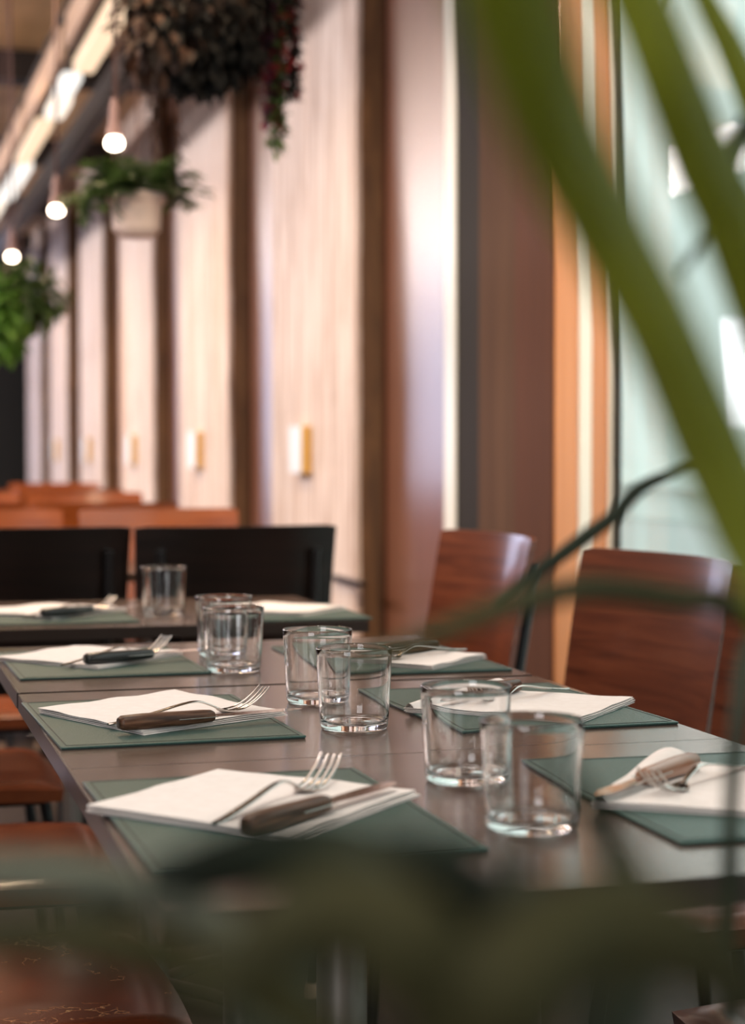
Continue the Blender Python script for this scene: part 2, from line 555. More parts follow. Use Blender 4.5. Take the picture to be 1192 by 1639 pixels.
# the big window beside the table
w1 = empty('window_1', (1.90, 0, 0)); struct(w1)
box('gasket', 0.002, 0.018, 4.43, 4.462, 0.12, CZ, M['gasket'], w1)
box('pane', 0.006, 0.014, -1.5, 4.43, 0.12, 3.12, M['window_glass'], w1)
box('window_frame', -0.02, 0.04, -1.57, 4.462, 0.0, 0.12, M['dark_trim'], w1, 0.004)
box('window_frame', -0.02, 0.04, -1.57, 4.43, 3.12, CZ, M['dark_trim'], w1, 0.004)
box('window_frame', -0.02, 0.04, -1.57, -1.5, 0.12, 3.12, M['dark_trim'], w1, 0.004)
struct(box('wall_back', -4.6, 2.1, -3.3, -3.2, 0, CZ, M['left_wall']))
struct(box('wall_corner', 1.86, 2.1, -3.2, -1.57, 0, CZ, M['left_wall']))

# outside the window
t = box('pavement', 2.1, 22, -6, 40, -0.22, -0.12, M['pavement']); struct(t)
fac = empty('facade', (13.0, 0, -0.12))
tag(fac, 'pale building across the street seen through the window', 'building')
box('wall', 0, 0.4, -4, 44, 0, 9, M['facade'], fac)
box('shop_window', -0.05, 0.0, 23.6, 26.1, 1.50, 3.20, M['sky_window'], fac)
box('ledge', -0.25, 0.0, -4, 44, 0.55, 0.67, M['facade'], fac)

# ceiling beams
for k in range(5):
    y = 7.4 + k * 2.9
    t = box('ceiling_beam', -4.4, 1.74, y, y + 0.22, CZ - 0.16, CZ, M['beam'])
    tag(t, ['dark cross beam under the brown ceiling, %s from the table' % w for w in
            ('nearest', 'second', 'third', 'fourth', 'fifth', 'sixth', 'seventh', 'eighth', 'ninth')][k], 'beam', 'cross beams under the ceiling')
t = box('ceiling_board', 1.30, 1.36, 6.0, YE, CZ - 0.36, CZ - 0.17, M['beam'], bevel=0.01)
tag(t, 'dark board hung under the ceiling between lit trough and piers', 'board')

# lit trough
tr = empty('light_trough', (1.0, 0, 2.80))
tag(tr, 'long tan light trough with bright segmented diffusers hung from the ceiling', 'light')
ycut = [6.6, 7.15, 8.66, 9.25, 9.9, 11.5, 13.2, 15.0, 17.0]
for i in range(len(ycut) - 1):
    a, b = ycut[i], ycut[i + 1]
    o_ = [-0.015, 0.02, -0.01, 0.012][i % 4]
    box('diffuser', -0.045 + o_, 0.05 + o_, a + 0.09, b - 0.09, -0.01, 0.035 + 0.02 * (i % 2), M[['tube_lit', 'tube_warm', 'tube_cool'][i % 3]], tr, 0.012)
for i, (a, b) in enumerate([(6.6, 8.3), (8.3, 10.3), (10.3, 13.0), (13.0, 17.0)]):
    box('side_board', -0.10, -0.07, a + 0.10, b - 0.10, 0.02, 0.17, M['trough'], tr, 0.006)
box('top_board', -0.10, 0.09, 6.6, 17.0, 0.20, 0.22, M['beam'], tr)
for y in (7.0, 10.0, 14.0):
    box('hanger', -0.01, 0.01, y, y + 0.02, 0.22, CZ - 2.80, M['black_steel'], tr)


# ------------------------------------------------------------------ tables
def make_table(y0, y1, label, x0=0.195, x1=0.895, group='tables in the long row'):
    r = empty('dining_table', ((x0 + x1) / 2, (y0 + y1) / 2, 0))
    tag(r, label, 'table', group)
    hx, hy = (x1 - x0) / 2, (y1 - y0) / 2
    box('tabletop', -hx + 0.0015, hx - 0.0015, -hy + 0.0015, hy - 0.0015, 0.729, 0.75, M['tabletop'], r)
    bm = bmesh.new()
    for a in ((-hx, -hx + 0.0015, -hy, hy), (hx - 0.0015, hx, -hy, hy), (-hx, hx, -hy, -hy + 0.0015), (-hx, hx, hy - 0.0015, hy)):
        add_box(bm, *a, 0.7292, 0.7499)
    link('edge_band', bm, M['table_edge'], r)
    bm = bmesh.new()
    add_box(bm, -0.20, 0.20, -0.025, 0.025, 0.716, 0.729, 0.002)
    add_box(bm, -0.025, 0.025, -0.20, 0.20, 0.708, 0.7155, 0.002)
    link('top_bracket', bm, M['black_steel'], r)
    bm = bmesh.new()
    add_lathe(bm, [(0, 0.03), (0.030, 0.03), (0.030, 0.70), (0, 0.70)], 24)
    link('column', bm, M['leg_steel'], r, smooth=True, angle=50)
    bm = bmesh.new()
    for q in range(4):
        a = q * PI / 2 + PI / 4
        ca, sa = math.cos(a), math.sin(a)
        add_tube(bm, [(0, 0, 0.035), (ca * 0.12, sa * 0.12, 0.030), (ca * 0.27, sa * 0.27, 0.014)], [(0.026, 0.012), (0.024, 0.011), (0.018, 0.008)], 10)
    link('base', bm, M['black_steel'], r, smooth=True, angle=50)
    return r


T1 = make_table(1.212, 1.7925, 'brown laminate dining table nearest the camera, two settings on it')
T2 = make_table(1.7928, 2.362, 'brown laminate dining table second in the row, with the sharpest place setting')
T3 = make_table(2.374, 2.925, 'brown laminate dining table third in the row, beyond the visible seam')
T4 = make_table(3.215, 3.80, 'brown laminate dining table set apart beyond the gap, before the dark chairs')
TB = 'tables in the back of the room'
make_table(4.60, 5.10, 'bare dining table just behind the two dark chair backs', group=TB)
make_table(6.55, 7.15, 'bare dining table between the second and third rows of chairs', group=TB)
make_table(8.7, 9.3, 'bare dining table farthest back in the room', group=TB)


# ------------------------------------------------------------------ chairs (local: sitter looks along +x)
def chair_parts(r, back_mat, seat_mat, w=0.475, top=0.885, thick_seat=0.03):
    hw = w / 2
    # seat: rounded slab, dished a little
    bm = bmesh.new()
    nx, ny = 14, 14
    top_v, bot_v = [], []
    for i in range(nx + 1):
        rowt, rowb = [], []
        for j in range(ny + 1):
            u, v = i / nx * 2 - 1, j / ny * 2 - 1
            # squircle mapping to round the corners
            x = u * 0.215 * (1 - 0.05 * v * v) if True else u
            wv = (hw - 0.01) * (1.0 - 0.05 * (1 - u) / 2)
            y = v * wv * (1 - 0.05 * u * u)
            edge = max(abs(u), abs(v))
            dz = -0.010 * (1 - u * u) * (1 - v * v) - 0.012 * max(0, edge - 0.86) / 0.14 - 0.012 * max(0, u - 0.5)
            rowt.append(bm.verts.new((x, y, 0.462 + dz)))
            rowb.append(bm.verts.new((x * 0.985, y * 0.985, 0.462 - thick_seat + dz * 0.6)))
        top_v.append(rowt)
        bot_v.append(rowb)
    for i in range(nx):
        for j in range(ny):
            bm.faces.new((top_v[i][j], top_v[i + 1][j], top_v[i + 1][j + 1], top_v[i][j + 1]))
            bm.faces.new((bot_v[i][j], bot_v[i][j + 1], bot_v[i + 1][j + 1], bot_v[i + 1][j]))
    for i in range(nx):
        bm.faces.new((top_v[i][0], bot_v[i][0], bot_v[i + 1][0], top_v[i + 1][0]))
        bm.faces.new((top_v[i][ny], top_v[i + 1][ny], bot_v[i + 1][ny], bot_v[i][ny]))
    for j in range(ny):
        bm.faces.new((top_v[0][j], top_v[0][j + 1], bot_v[0][j + 1], bot_v[0][j]))
        bm.faces.new((top_v[nx][j], bot_v[nx][j], bot_v[nx][j + 1], top_v[nx][j + 1]))
    link('seat', bm, seat_mat, r, smooth=True, angle=50)
    # backrest: moulded shell bowed away from the sitter
    bm = bmesh.new()
    nz, ny = 12, 20
    zb = 0.50
    fr, bk = [], []
    for i in range(nz + 1):
        a = i / nz
        z = zb + (top - zb) * a
        f1, b1 = [], []
        for j in range(ny + 1):
            v = j / ny * 2 - 1
            half = hw - 0.012 * (1 - a)
            y = v * half
            bow = 0.042 * (1 - v * v)
            x = -0.205 - 0.050 * a - 0.012 * a * a - bow + 0.04
            zt = z + (0.0 if a < 1 else -0.004 * (abs(v) > 0.97))
            f1.append(bm.verts.new((x, y, zt)))
            b1.append(bm.verts.new((x - 0.014, y * 0.995, zt)))
        fr.append(f1)
        bk.append(b1)
    for i in range(nz):
        for j in range(ny):
            bm.faces.new((fr[i][j], fr[i][j + 1], fr[i + 1][j + 1], fr[i + 1][j]))
            bm.faces.new((bk[i][j], bk[i + 1][j], bk[i + 1][j + 1], bk[i][j + 1]))
        bm.faces.new((fr[i][0], fr[i + 1][0], bk[i + 1][0], bk[i][0]))
        bm.faces.new((fr[i][ny], bk[i][ny], bk[i + 1][ny], fr[i + 1][ny]))
    for j in range(ny):
        bm.faces.new((fr[0][j], bk[0][j], bk[0][j + 1], fr[0][j + 1]))
        bm.faces.new((fr[nz][j], fr[nz][j + 1], bk[nz][j + 1], bk[nz][j]))
    link('backrest', bm, back_mat, r, smooth=True, angle=40)
    for sy in (-1, 1):
        # rear post carries the back and becomes the rear leg
        y = sy * (hw - 0.055)
        bm = bmesh.new()
        add_tube(bm, bez([(-0.235, y * 0.98, 0.012), (-0.205, y, 0.30), (-0.198, y, 0.455), (-0.224, y, 0.60), (-0.262, y, 0.83)], 5), 0.011, 10)
        link('rear_leg', bm, M['black_steel'], r, smooth=True, angle=60)
        bm = bmesh.new()
        add_tube(bm, bez([(0.215, y, 0.012), (0.19, y, 0.30), (0.17, y, 0.432)], 4), 0.011, 10)
        lg = link('front_leg', bm, M['black_steel'], r, smooth=True, angle=60)
        bm = bmesh.new()
        add_lathe(bm, [(0, 0), (0.015, 0), (0.016, 0.012), (0.012, 0.03), (0, 0.03)], 12, (0.215, y, 0))
        link('foot_cap', bm, M['trough'], lg, smooth=True, angle=50)
    bm = bmesh.new()
    y = hw - 0.055
    add_tube(bm, [(0.172, -y, 0.420), (0.172, y, 0.420)], 0.009, 8)
    add_tube(bm, [(-0.19, -y, 0.420), (-0.19, y, 0.420)], 0.009, 8)
    add_tube(bm, [(-0.19, -y, 0.420), (0.172, -y, 0.420)], 0.009, 8)
    add_tube(bm, [(-0.19, y, 0.420), (0.172, y, 0.420)], 0.009, 8)
    link('seat_frame', bm, M['black_steel'], r, smooth=True, angle=60)


protos = {}


def chair(kind, x, y, rz, label, group, name='dining_chair'):
    mats = {'wood': ('chair_wood', 'chair_wood'), 'dark': ('chair_shaded', 'leather'), 'orange': ('chair_lit', 'chair_lit'),
            'leather': ('chair_wood', 'leather'), 'cracked': ('chair_wood', 'cracked')}[kind]
    if kind not in protos:
        r = empty(name)
        chair_parts(r, M[mats[0]], M[mats[1]])
        protos[kind] = r
    else:
        r = copy_tree(protos[kind])
    r.location = (x, y, 0)
    r.rotation_euler = (0, 0, rz)
    tag(r, label, 'chair', group)
    return r


g = 'wooden chairs along the window side of the tables'
chair('wood', 1.062, 2.815, PI + 0.13, 'glossy red-brown wooden chair in front of the window, full back in view', g)
chair('wood', 1.037, 3.63, PI + 0.07, 'red-brown wooden chair farthest along the window side, dark post behind its edge', g)
chair('wood', 1.078, 2.33, PI + 0.02, 'red-brown wooden chair whose back is cut by the right edge of the photo', g)
chair('wood', 1.06, 1.62, PI + 0.0, 'red-brown wooden chair under the near right table corner, shiny seat only', g)
g = 'leather-seated chairs on the aisle side of the tables'
chair('cracked', 0.13, 2.10, 0.02, 'chair with cracked brown leather seat at the bottom left corner', g)
chair('leather', 0.155, 2.80, -0.03, 'chair with smooth brown seat beside the second place setting on the left', g)
chair('leather', 0.150, 3.56, 0.02, 'chair with brown seat left of the gap between the tables', g)
g = 'dark chair backs behind the separate table'
chair('dark', 0.370, 4.455, PI / 2, 'dark chair back behind the separate table, left one of the pair', g)
chair('dark', 0.848, 4.42, PI / 2, 'dark chair back behind the separate table, right one of the pair', g)
g = 'orange-brown chairs in the back rows'
chair('orange', 0.865, 5.20, -PI / 2, 'orange-brown chair behind the right dark chair, facing the camera', g)
chair('orange', 0.345, 5.22, -PI / 2, 'orange-brown chair behind the left dark chair, facing the camera', g)
chair('orange', 0.80, 6.35, PI / 2, 'orange-brown chair in the second back row, nearer the piers', g)
chair('orange', 0.30, 6.35, PI / 2, 'orange-brown chair in the second back row, nearer the aisle', g)
chair('orange', 0.90, 7.35, -PI / 2, 'orange-brown chair in the third back row, nearer the piers', g)
chair('orange', 0.40, 7.35, -PI / 2, 'orange-brown chair in the third back row, nearer the aisle', g)
chair('orange', 0.92, 8.5, PI / 2, 'orange-brown chair in the fourth back row, nearer the piers', g)
chair('orange', 0.42, 8.5, PI / 2, 'orange-brown chair in the fourth back row, nearer the aisle', g)
chair('orange', 1.0, 9.5, -PI / 2, 'orange-brown chair in the farthest back row', g)


# ------------------------------------------------------------------ place settings
ZT = 0.75


def placemat(x0, y0, w, d, rz, label):
    """w along x, d along y; x0,y0 the centre"""
    r = empty('placemat', (x0, y0, ZT), rz)
    tag(r, label, 'placemat', 'green placemats on the tables')
    box('mat', -w / 2, w / 2, -d / 2, d / 2, 0.0012, 0.0038, M['mat'], r, 0.0011)
    box('backing', -w / 2 + 0.001, w / 2 - 0.001, -d / 2 + 0.001, d / 2 - 0.001, 0.0001, 0.0013, M['mat_edge'], r)
    bm = bmesh.new()   # raised stitched border line
    for a in ((-w / 2 + 0.006, w / 2 - 0.006, -d / 2 + 0.006, -d / 2 + 0.0072), (-w / 2 + 0.006, w / 2 - 0.006, d / 2 - 0.0072, d / 2 - 0.006),
              (-w / 2 + 0.006, -w / 2 + 0.0072, -d / 2 + 0.0072, d / 2 - 0.0072), (w / 2 - 0.0072, w / 2 - 0.006, -d / 2 + 0.0072, d / 2 - 0.0072)):
        add_box(bm, *a, 0.0036, 0.0043)
    link('stitching', bm, M['mat_edge'], r)
    return r


def napkin(corners, label, fold=1, seed=0, z0=0.7540, flap=0):
    """folded paper napkin, four leaves fanned slightly at one edge"""
    C = [Vector((x, y, 0)) for x, y in corners]
    ctr = sum(C, Vector()) / 4
    bm = bmesh.new()
    n = 14
    rnd = random.Random(seed)
    for layer in range(4):
        zl = z0 + layer * 0.0011
        off = [Vector((rnd.uniform(-1, 1), rnd.uniform(-1, 1), 0)) * 0.0013 for _ in range(4)]
        # the leaves of the side fold peel apart on the edge between corners 2 and 3
        sh = (C[3] - C[0]).normalized() * (0.0014 * (3 - layer)) * fold
        cc = [C[0] + off[0], C[1] + off[1], C[2] + off[2] + sh, C[3] + off[3] + sh]
        tp, bt = [], []
        for i in range(n + 1):
            r1, r2 = [], []
            for j in range(n + 1):
                u, v = i / n, j / n
                p = cc[0].lerp(cc[1], u).lerp(cc[3].lerp(cc[2], u), v)
                wob = 0.0012 * mnoise.noise(Vector((p.x * 22 + seed * 3, p.y * 22, layer * 0.35)))
                edge = max(abs(u - .5), abs(v - .5)) * 2
                lift = 0.0022 * layer / 3 * max(0, edge - 0.7) / 0.3 * (0.6 + mnoise.noise(Vector((p.x * 16, p.y * 16, seed))))
                z = zl + max(0, wob + 0.0008) * (layer + 1) / 4 + max(0, lift)
                # straight-line wobble along the outer edges
                q = p + Vector((mnoise.noise(Vector((p.x * 30, p.y * 30, seed + layer))), mnoise.noise(Vector((p.y * 30, p.x * 30, seed - layer))), 0)) * 0.0014
                r1.append(bm.verts.new((q.x - ctr.x, q.y - ctr.y, z + 0.0008)))
                r2.append(bm.verts.new((q.x - ctr.x, q.y - ctr.y, z)))
            tp.append(r1)
            bt.append(r2)
        for i in range(n):
            for j in range(n):
                bm.faces.new((tp[i][j], tp[i + 1][j], tp[i + 1][j + 1], tp[i][j + 1]))
                bm.faces.new((bt[i][j], bt[i][j + 1], bt[i + 1][j + 1], bt[i + 1][j]))
            bm.faces.new((tp[i][0], bt[i][0], bt[i + 1][0], tp[i + 1][0]))
            bm.faces.new((tp[i][n], tp[i + 1][n], bt[i + 1][n], bt[i][n]))
            bm.faces.new((tp[0][i], tp[0][i + 1], bt[0][i + 1], bt[0][i]))
            bm.faces.new((tp[n][i], bt[n][i], bt[n][i + 1], tp[n][i + 1]))
    if flap:    # one corner rolled over the knife blade
        A, B, E = [], [], []
        for i in range(9):
            for j in range(9):
                u, v = i / 8 * 0.92, j / 8
                p = C[0].lerp(C[1], u) + (C[3] - C[0]).normalized() * (flap * v * (0.25 + 0.75 * u))
                z = z0 + 0.0045 + 0.016 * math.sin(PI * (0.05 + 0.95 * v)) * (0.35 + 0.65 * u) + 0.001 * math.sin(u * 9)
                A.append(bm.verts.new((p.x - ctr.x, p.y - ctr.y, z + 0.0009)))
                B.append(bm.verts.new((p.x - ctr.x, p.y - ctr.y, z)))
        for i in range(8):
            for j in range(8):
                a, b, c, d = i * 9 + j, (i + 1) * 9 + j, (i + 1) * 9 + j + 1, i * 9 + j + 1
                bm.faces.new((A[a], A[b], A[c], A[d]))
                bm.faces.new((B[a], B[d], B[c], B[b]))
    o = link('napkin', bm, M['napkin'], None, smooth=True, angle=40)
    o.location = (ctr.x, ctr.y, 0)
    tag(o, label, 'napkin', 'white napkins on the placemats')
    return o


def knife(butt, tip_dir, label, mat='handle', z=0.7595, length=0.225, tilt=0.0):
    """butt (x,y); direction angle of the blade"""
    r = empty('table_knife', (butt[0], butt[1], z))
    r.rotation_euler = (0, tilt, tip_dir)
    tag(r, label, 'knife', 'table knives on the napkins')
    HL = 0.112
    bm = bmesh.new()    # two rounded scales, slightly thicker at the butt
    prof = [(0.0, 0.0062, 0.0055), (0.004, 0.0092, 0.0078), (0.03, 0.0102, 0.0085), (0.07, 0.0092, 0.0078), (0.100, 0.0088, 0.0072), (HL - 0.003, 0.0084, 0.0066), (HL, 0.0066, 0.005)]
    rings = []
    for x, a, b in prof:
        ring = []
        for k in range(20):
            t = 2 * PI * k / 20
            c, s = math.cos(t), math.sin(t)
            sq = lambda q: math.copysign(abs(q) ** 0.7, q)
            ring.append(bm.verts.new((x, a * sq(c), 0.0078 + b * sq(s))))
        rings.append(ring)
    for i in range(len(rings) - 1):
        for k in range(20):
            bm.faces.new((rings[i][k], rings[i][(k + 1) % 20], rings[i + 1][(k + 1) % 20], rings[i + 1][k]))
    bm.faces.new(rings[0]); bm.faces.new(rings[-1])
    h = link('handle', bm, M[mat], r, smooth=True, angle=55)
    bm = bmesh.new()    # steel tang showing as a line along both sides
    add_box(bm, HL - 0.045, HL + 0.002, -0.0100, 0.0100, 0.0071, 0.0083, 0.0003, 1)
    link('tang', bm, M['steel'], h)
    bm = bmesh.new()    # blade
    xs = [HL - 0.002, HL + 0.008, HL + 0.03, HL + 0.07, length - 0.02, length - 0.006, length]
    top = [0.0045, 0.0065, 0.0085, 0.0092, 0.0088, 0.0062, 0.0015]
    bot = [-0.0045, -0.0060, -0.0080, -0.0085, -0.0070, -0.0030, 0.0005]
    th = [0.0018, 0.0012, 0.0009, 0.0008, 0.0007, 0.0006, 0.0004]
    A, B = [], []
    for x, t_, b_, h_ in zip(xs, top, bot, th):
        A.append([bm.verts.new((x, t_, 0.0072 + h_)), bm.verts.new((x, b_, 0.0072 + h_ * 0.2))])
        B.append([bm.verts.new((x, t_, 0.0072 - h_)), bm.verts.new((x, b_, 0.0072 - h_ * 0.2))])
    for i in range(len(xs) - 1):
        bm.faces.new((A[i][0], A[i + 1][0], A[i + 1][1], A[i][1]))
        bm.faces.new((B[i][0], B[i][1], B[i + 1][1], B[i + 1][0]))
        bm.faces.new((A[i][0], B[i][0], B[i + 1][0], A[i + 1][0]))
        bm.faces.new((A[i][1], A[i + 1][1], B[i + 1][1], B[i][1]))
    bm.faces.new((A[0][0], A[0][1], B[0][1], B[0][0]))
    bm.faces.new((A[-1][0], B[-1][0], B[-1][1], A[-1][1]))
    link('blade', bm, M['steel'], r, smooth=True, angle=30)
    return r


def fork(end, ang, label, z=0.7585, tilt=0.0, roll=0.0, L=0.205):
    r = empty('table_fork', (end[0], end[1], z))
    r.rotation_euler = (roll, tilt, ang)
    tag(r, label, 'fork', 'table forks on the napkins')
    k = L / 0.205
    bm = bmesh.new()
    # handle: flattened strip, drop at the end, arched before the neck
    P = bez([(0, 0, 0.002), (0.02, 0, 0.0035), (0.06, 0, 0.009), (0.095, 0, 0.015), (0.118, 0, 0.0165), (0.136, 0, 0.011), (0.150, 0, 0.0045)], 5)
    m = len(P)
    W = []
    for i in range(m):
        s = i / (m - 1)
        w = 0.0048 * math.sin(min(1, s * 9 + 0.35) * PI / 2) * (1 - 0.45 * s) + 0.0002
        if s > 0.93: w += (s - 0.93) * 0.03
        W.append((w, 0.0013))
    add_tube(bm, [p * k for p in P], [(a * k, b * k) for a, b in W], 12)
    h = link('handle', bm, M['steel'], r, smooth=True, angle=60)
    bm = bmesh.new()
    # shoulders
    xs = [0.146, 0.151, 0.156, 0.161, 0.166]
    ws = [0.0035, 0.0072, 0.0102, 0.0118, 0.0122]
    zs = [0.0052, 0.0030, 0.0018, 0.0014, 0.0018]
    A, B = [], []
    for x, w, z_ in zip(xs, ws, zs):
        ra, rb = [], []
        for j in range(9):
            v = j / 8 * 2 - 1
            ra.append(bm.verts.new(Vector((x, v * w, z_ + 0.0022 * v * v)) * k))
            rb.append(bm.verts.new(Vector((x, v * w, z_ - 0.0014 + 0.0022 * v * v)) * k))
        A.append(ra); B.append(rb)
    for i in range(len(xs) - 1):
        for j in range(8):
            bm.faces.new((A[i][j], A[i + 1][j], A[i + 1][j + 1], A[i][j + 1]))
            bm.faces.new((B[i][j], B[i][j + 1], B[i + 1][j + 1], B[i + 1][j]))
        bm.faces.new((A[i][0], B[i][0], B[i + 1][0], A[i + 1][0]))
        bm.faces.new((A[i][8], A[i + 1][8], B[i + 1][8], B[i][8]))
    for j in range(8):
        bm.faces.new((A[0][j], A[0][j + 1], B[0][j + 1], B[0][j]))
        bm.faces.new((A[-1][j], B[-1][j], B[-1][j + 1], A[-1][j + 1]))
    link('head', bm, M['steel'], r, smooth=True, angle=50)
    for q in (-1.5, -0.5, 0.5, 1.5):
        bm = bmesh.new()
        y = q * 0.0066
        zc = 0.0018 + 0.0022 * (q / 1.8) ** 2
        pts = bez([(0.164, y, zc), (0.176, y * 1.02, zc + 0.0015), (0.190, y * 1.03, zc + 0.007), (0.203, y * 1.02, zc + 0.015), (0.213, y, zc + 0.0235)], 4)
        n_ = len(pts)
        add_tube(bm, [p * k for p in pts], [(0.00205 * (1 - 0.55 * (i / (n_ - 1)) ** 2) * k, 0.0009 * k) for i in range(n_)], 8)
        link('tine', bm, M['steel'], r, smooth=True, angle=60)
    return r


def tumbler(x, y, label, s=1.0, proto=[None]):
    if proto[0] is None:
        bm = bmesh.new()
        H_, ro, rb = 0.0905, 0.0427, 0.0378
        out = [(0.0, 0.0012), (0.028, 0.0012), (0.030, 0.0), (0.0345, 0.0), (0.0366, 0.0012), (0.0378, 0.0042), (0.0384, 0.010)]
        for i in range(1, 10):
            a = i / 10
            out.append((0.0384 + (ro - 0.0384) * a, 0.010 + (H_ - 0.0112 - 0.0) * a))
        out += [(ro, H_ - 0.0012), (ro - 0.0003, H_ - 0.0004), (ro - 0.0009, H_), (ro - 0.0015, H_ - 0.0004), (ro - 0.0018, H_ - 0.0012)]
        inn = []
        for i in range(1, 10):
            a = 1 - i / 10
            inn.append((0.0362 + (ro - 0.0018 - 0.0362) * a, 0.013 + (H_ - 0.0142) * a))
        inn += [(0.0360, 0.012), (0.0350, 0.0092), (0.0325, 0.0076), (0.026, 0.0068), (0.014, 0.0064), (0.0, 0.0062)]
        add_lathe(bm, out + inn, 72)
        o = link('glass_tumbler', bm, M['glass'], None, smooth=True, angle=75)
        proto[0] = o
    else:
        o = proto[0].copy()
        COL.objects.link(o)
    o.location = (x, y, ZT + 0.0003)
    o.rotation_euler = (0, 0, random.uniform(0, 6))
    tag(o, label, 'glass', 'clear glass tumblers down the middle of the tables')
    return o


placemat(0.333, 1.517, 0.262, 0.372, 0.02, 'green placemat at the front left, on the table nearest the camera')
placemat(0.326, 2.083, 0.262, 0.352, 0.03, 'green placemat under the sharp fork and knife, second on the left')
placemat(0.336, 2.666, 0.262, 0.340, 0.02, 'green placemat third on the left, just past the table seam')
placemat(0.355, 3.445, 0.262, 0.330, 0.01, 'green placemat at the back left, on the separate table')
placemat(0.752, 1.500, 0.262, 0.385, -0.02, 'green placemat at the front right, cut by the edge of the photo')
placemat(0.752, 2.075, 0.262, 0.370, 0.04, 'green placemat behind the two nearest glasses, with a fork on its napkin')
placemat(0.752, 2.610, 0.262, 0.380, 0.0, 'green placemat on the right of the third table, behind two glasses')
placemat(0.775, 3.390, 0.262, 0.330, 0.0, 'green placemat at the back right, on the separate table before the dark chair')

napkin([(0.185, 1.551), (0.326, 1.697), (0.474, 1.548), (0.324, 1.393)], 'white napkin at the front left, its tip reaching past the table edge', seed=1)
napkin([(0.201, 2.151), (0.381, 2.271), (0.473, 2.064), (0.292, 1.960)], 'white napkin under the sharpest fork and wooden knife', seed=2)
napkin([(0.194, 2.714), (0.318, 2.835), (0.463, 2.716), (0.320, 2.560)], 'white napkin third on the left, under a black-handled knife', seed=3)
napkin([(0.191, 3.500), (0.360, 3.640), (0.492, 3.490), (0.337, 3.341)], 'white napkin at the back left, on the separate table', seed=4)
napkin([(0.604, 1.456), (0.739, 1.640), (0.900, 1.500), (0.765, 1.345)], 'white napkin at the front right, under a reddish wooden knife handle', seed=5, flap=0.055)
napkin([(0.613, 2.046), (0.765, 2.185), (0.903, 2.053), (0.765, 1.900)], 'white napkin seen through the nearer pair of glasses, corner flared to the right', seed=6, flap=0.05)
napkin([(0.640, 2.570), (0.765, 2.700), (0.888, 2.555), (0.768, 2.435)], 'white napkin on the right placemat of the third table', seed=7)
napkin([(0.640, 3.420), (0.770, 3.540), (0.904, 3.420), (0.785, 3.293)], 'white napkin at the back right, in front of the right dark chair', seed=8)

knife((0.290, 1.400), math.atan2(0.127, 0.142), 'dark wooden-handled knife on the front left napkin, blurred')
knife((0.268, 1.962), math.atan2(0.052, 0.190), 'sharp brown wooden-handled knife on the second left napkin')
knife((0.306, 2.580), math.atan2(0.055, 0.118), 'black-handled knife on the third left napkin', 'handle_black')
knife((0.318, 3.335), math.atan2(0.071, 0.130), 'black-handled knife on the back left napkin', 'handle_black')
knife((0.756, 1.578), math.atan2(-0.076, -0.088), 'reddish wooden-handled knife on the front right napkin', 'handle_light', z=0.7600, length=0.205)
knife((0.790, 2.150), math.atan2(-0.076, -0.088), 'wooden-handled knife seen through the nearer glasses', 'handle', z=0.7600, length=0.205)
knife((0.840, 2.640), math.atan2(-0.060, -0.105), 'wooden-handled knife on the right setting of the third table', 'handle', z=0.7600)
fork((0.274, 1.447), math.atan2(0.120, 0.103), 'steel fork on the front left napkin, tines pointing up, blurred')
fork((0.262, 2.003), math.atan2(0.064, 0.140), 'sharp steel fork leaning by the brown knife on the second left napkin')
fork((0.272, 2.575), math.atan2(0.080, 0.105), 'steel fork on the third left napkin beside the black-handled knife')
fork((0.285, 3.345), math.atan2(0.080, 0.125), 'steel fork on the back left napkin')
fork((0.822, 1.580), math.atan2(-0.606, -0.795), 'steel fork on the front right napkin, tines towards the glasses', z=0.7590)
fork((0.858, 2.150), math.atan2(-0.606, -0.795), 'steel fork on the napkin seen through the nearer glasses')
fork((0.880, 2.620), math.atan2(-0.075, -0.125), 'steel fork on the right setting of the third table')

tumbler(0.530, 1.407, 'nearest clear glass tumbler, slightly out of focus')
tumbler(0.547, 1.627, 'second nearest clear glass tumbler, just behind the nearest one')
tumbler(0.531, 1.969, 'sharp clear tumbler at the middle of the photo, front of its pair')
tumbler(0.543, 2.186, 'sharp clear tumbler at the middle of the photo, rear of its pair')
tumbler(0.507, 2.528, 'clear tumbler past the table seam, front of its pair')
tumbler(0.530, 2.717, 'clear tumbler past the table seam, rear of its pair')
tumbler(0.554, 3.429, 'farthest clear tumbler, alone on the separate table')

# wall switch boxes at eye height on the piers
for k in range(5):
    y = 7.208 + k * S
    r = empty('wall_box', (WX - 0.006, y, 1.06))
    tag(r, ['small white and brass box on the first whitewashed pier, largest in view',
            'small white box on the second whitewashed pier from the table',
            'small white box on the third whitewashed pier from the table',
            'small white box on the fourth whitewashed pier from the table',
            'small white box on the fifth whitewashed pier from the table'][k], 'wall box', 'boxes on the wall piers')
    box('cover', -0.042, -0.022, -0.085, 0.125, -0.095, 0.095, M['plate_white'], r, 0.003)
    box('back_box', -0.022, 0.0, -0.080, 0.120, -0.092, 0.092, M['brass'], r)
    box('side_plate', -0.040, -0.001, -0.092, -0.086, -0.095, 0.095, M['brass'], r)

# rail on the pier behind the dark chair
t = box('wall_rail', WX - 0.03, WX - 0.006, 6.30, 6.75, 0.572, 0.59, M['black_steel'])
tag(t, 'thin black rail on the first pier beside the dark chair back', 'rail')


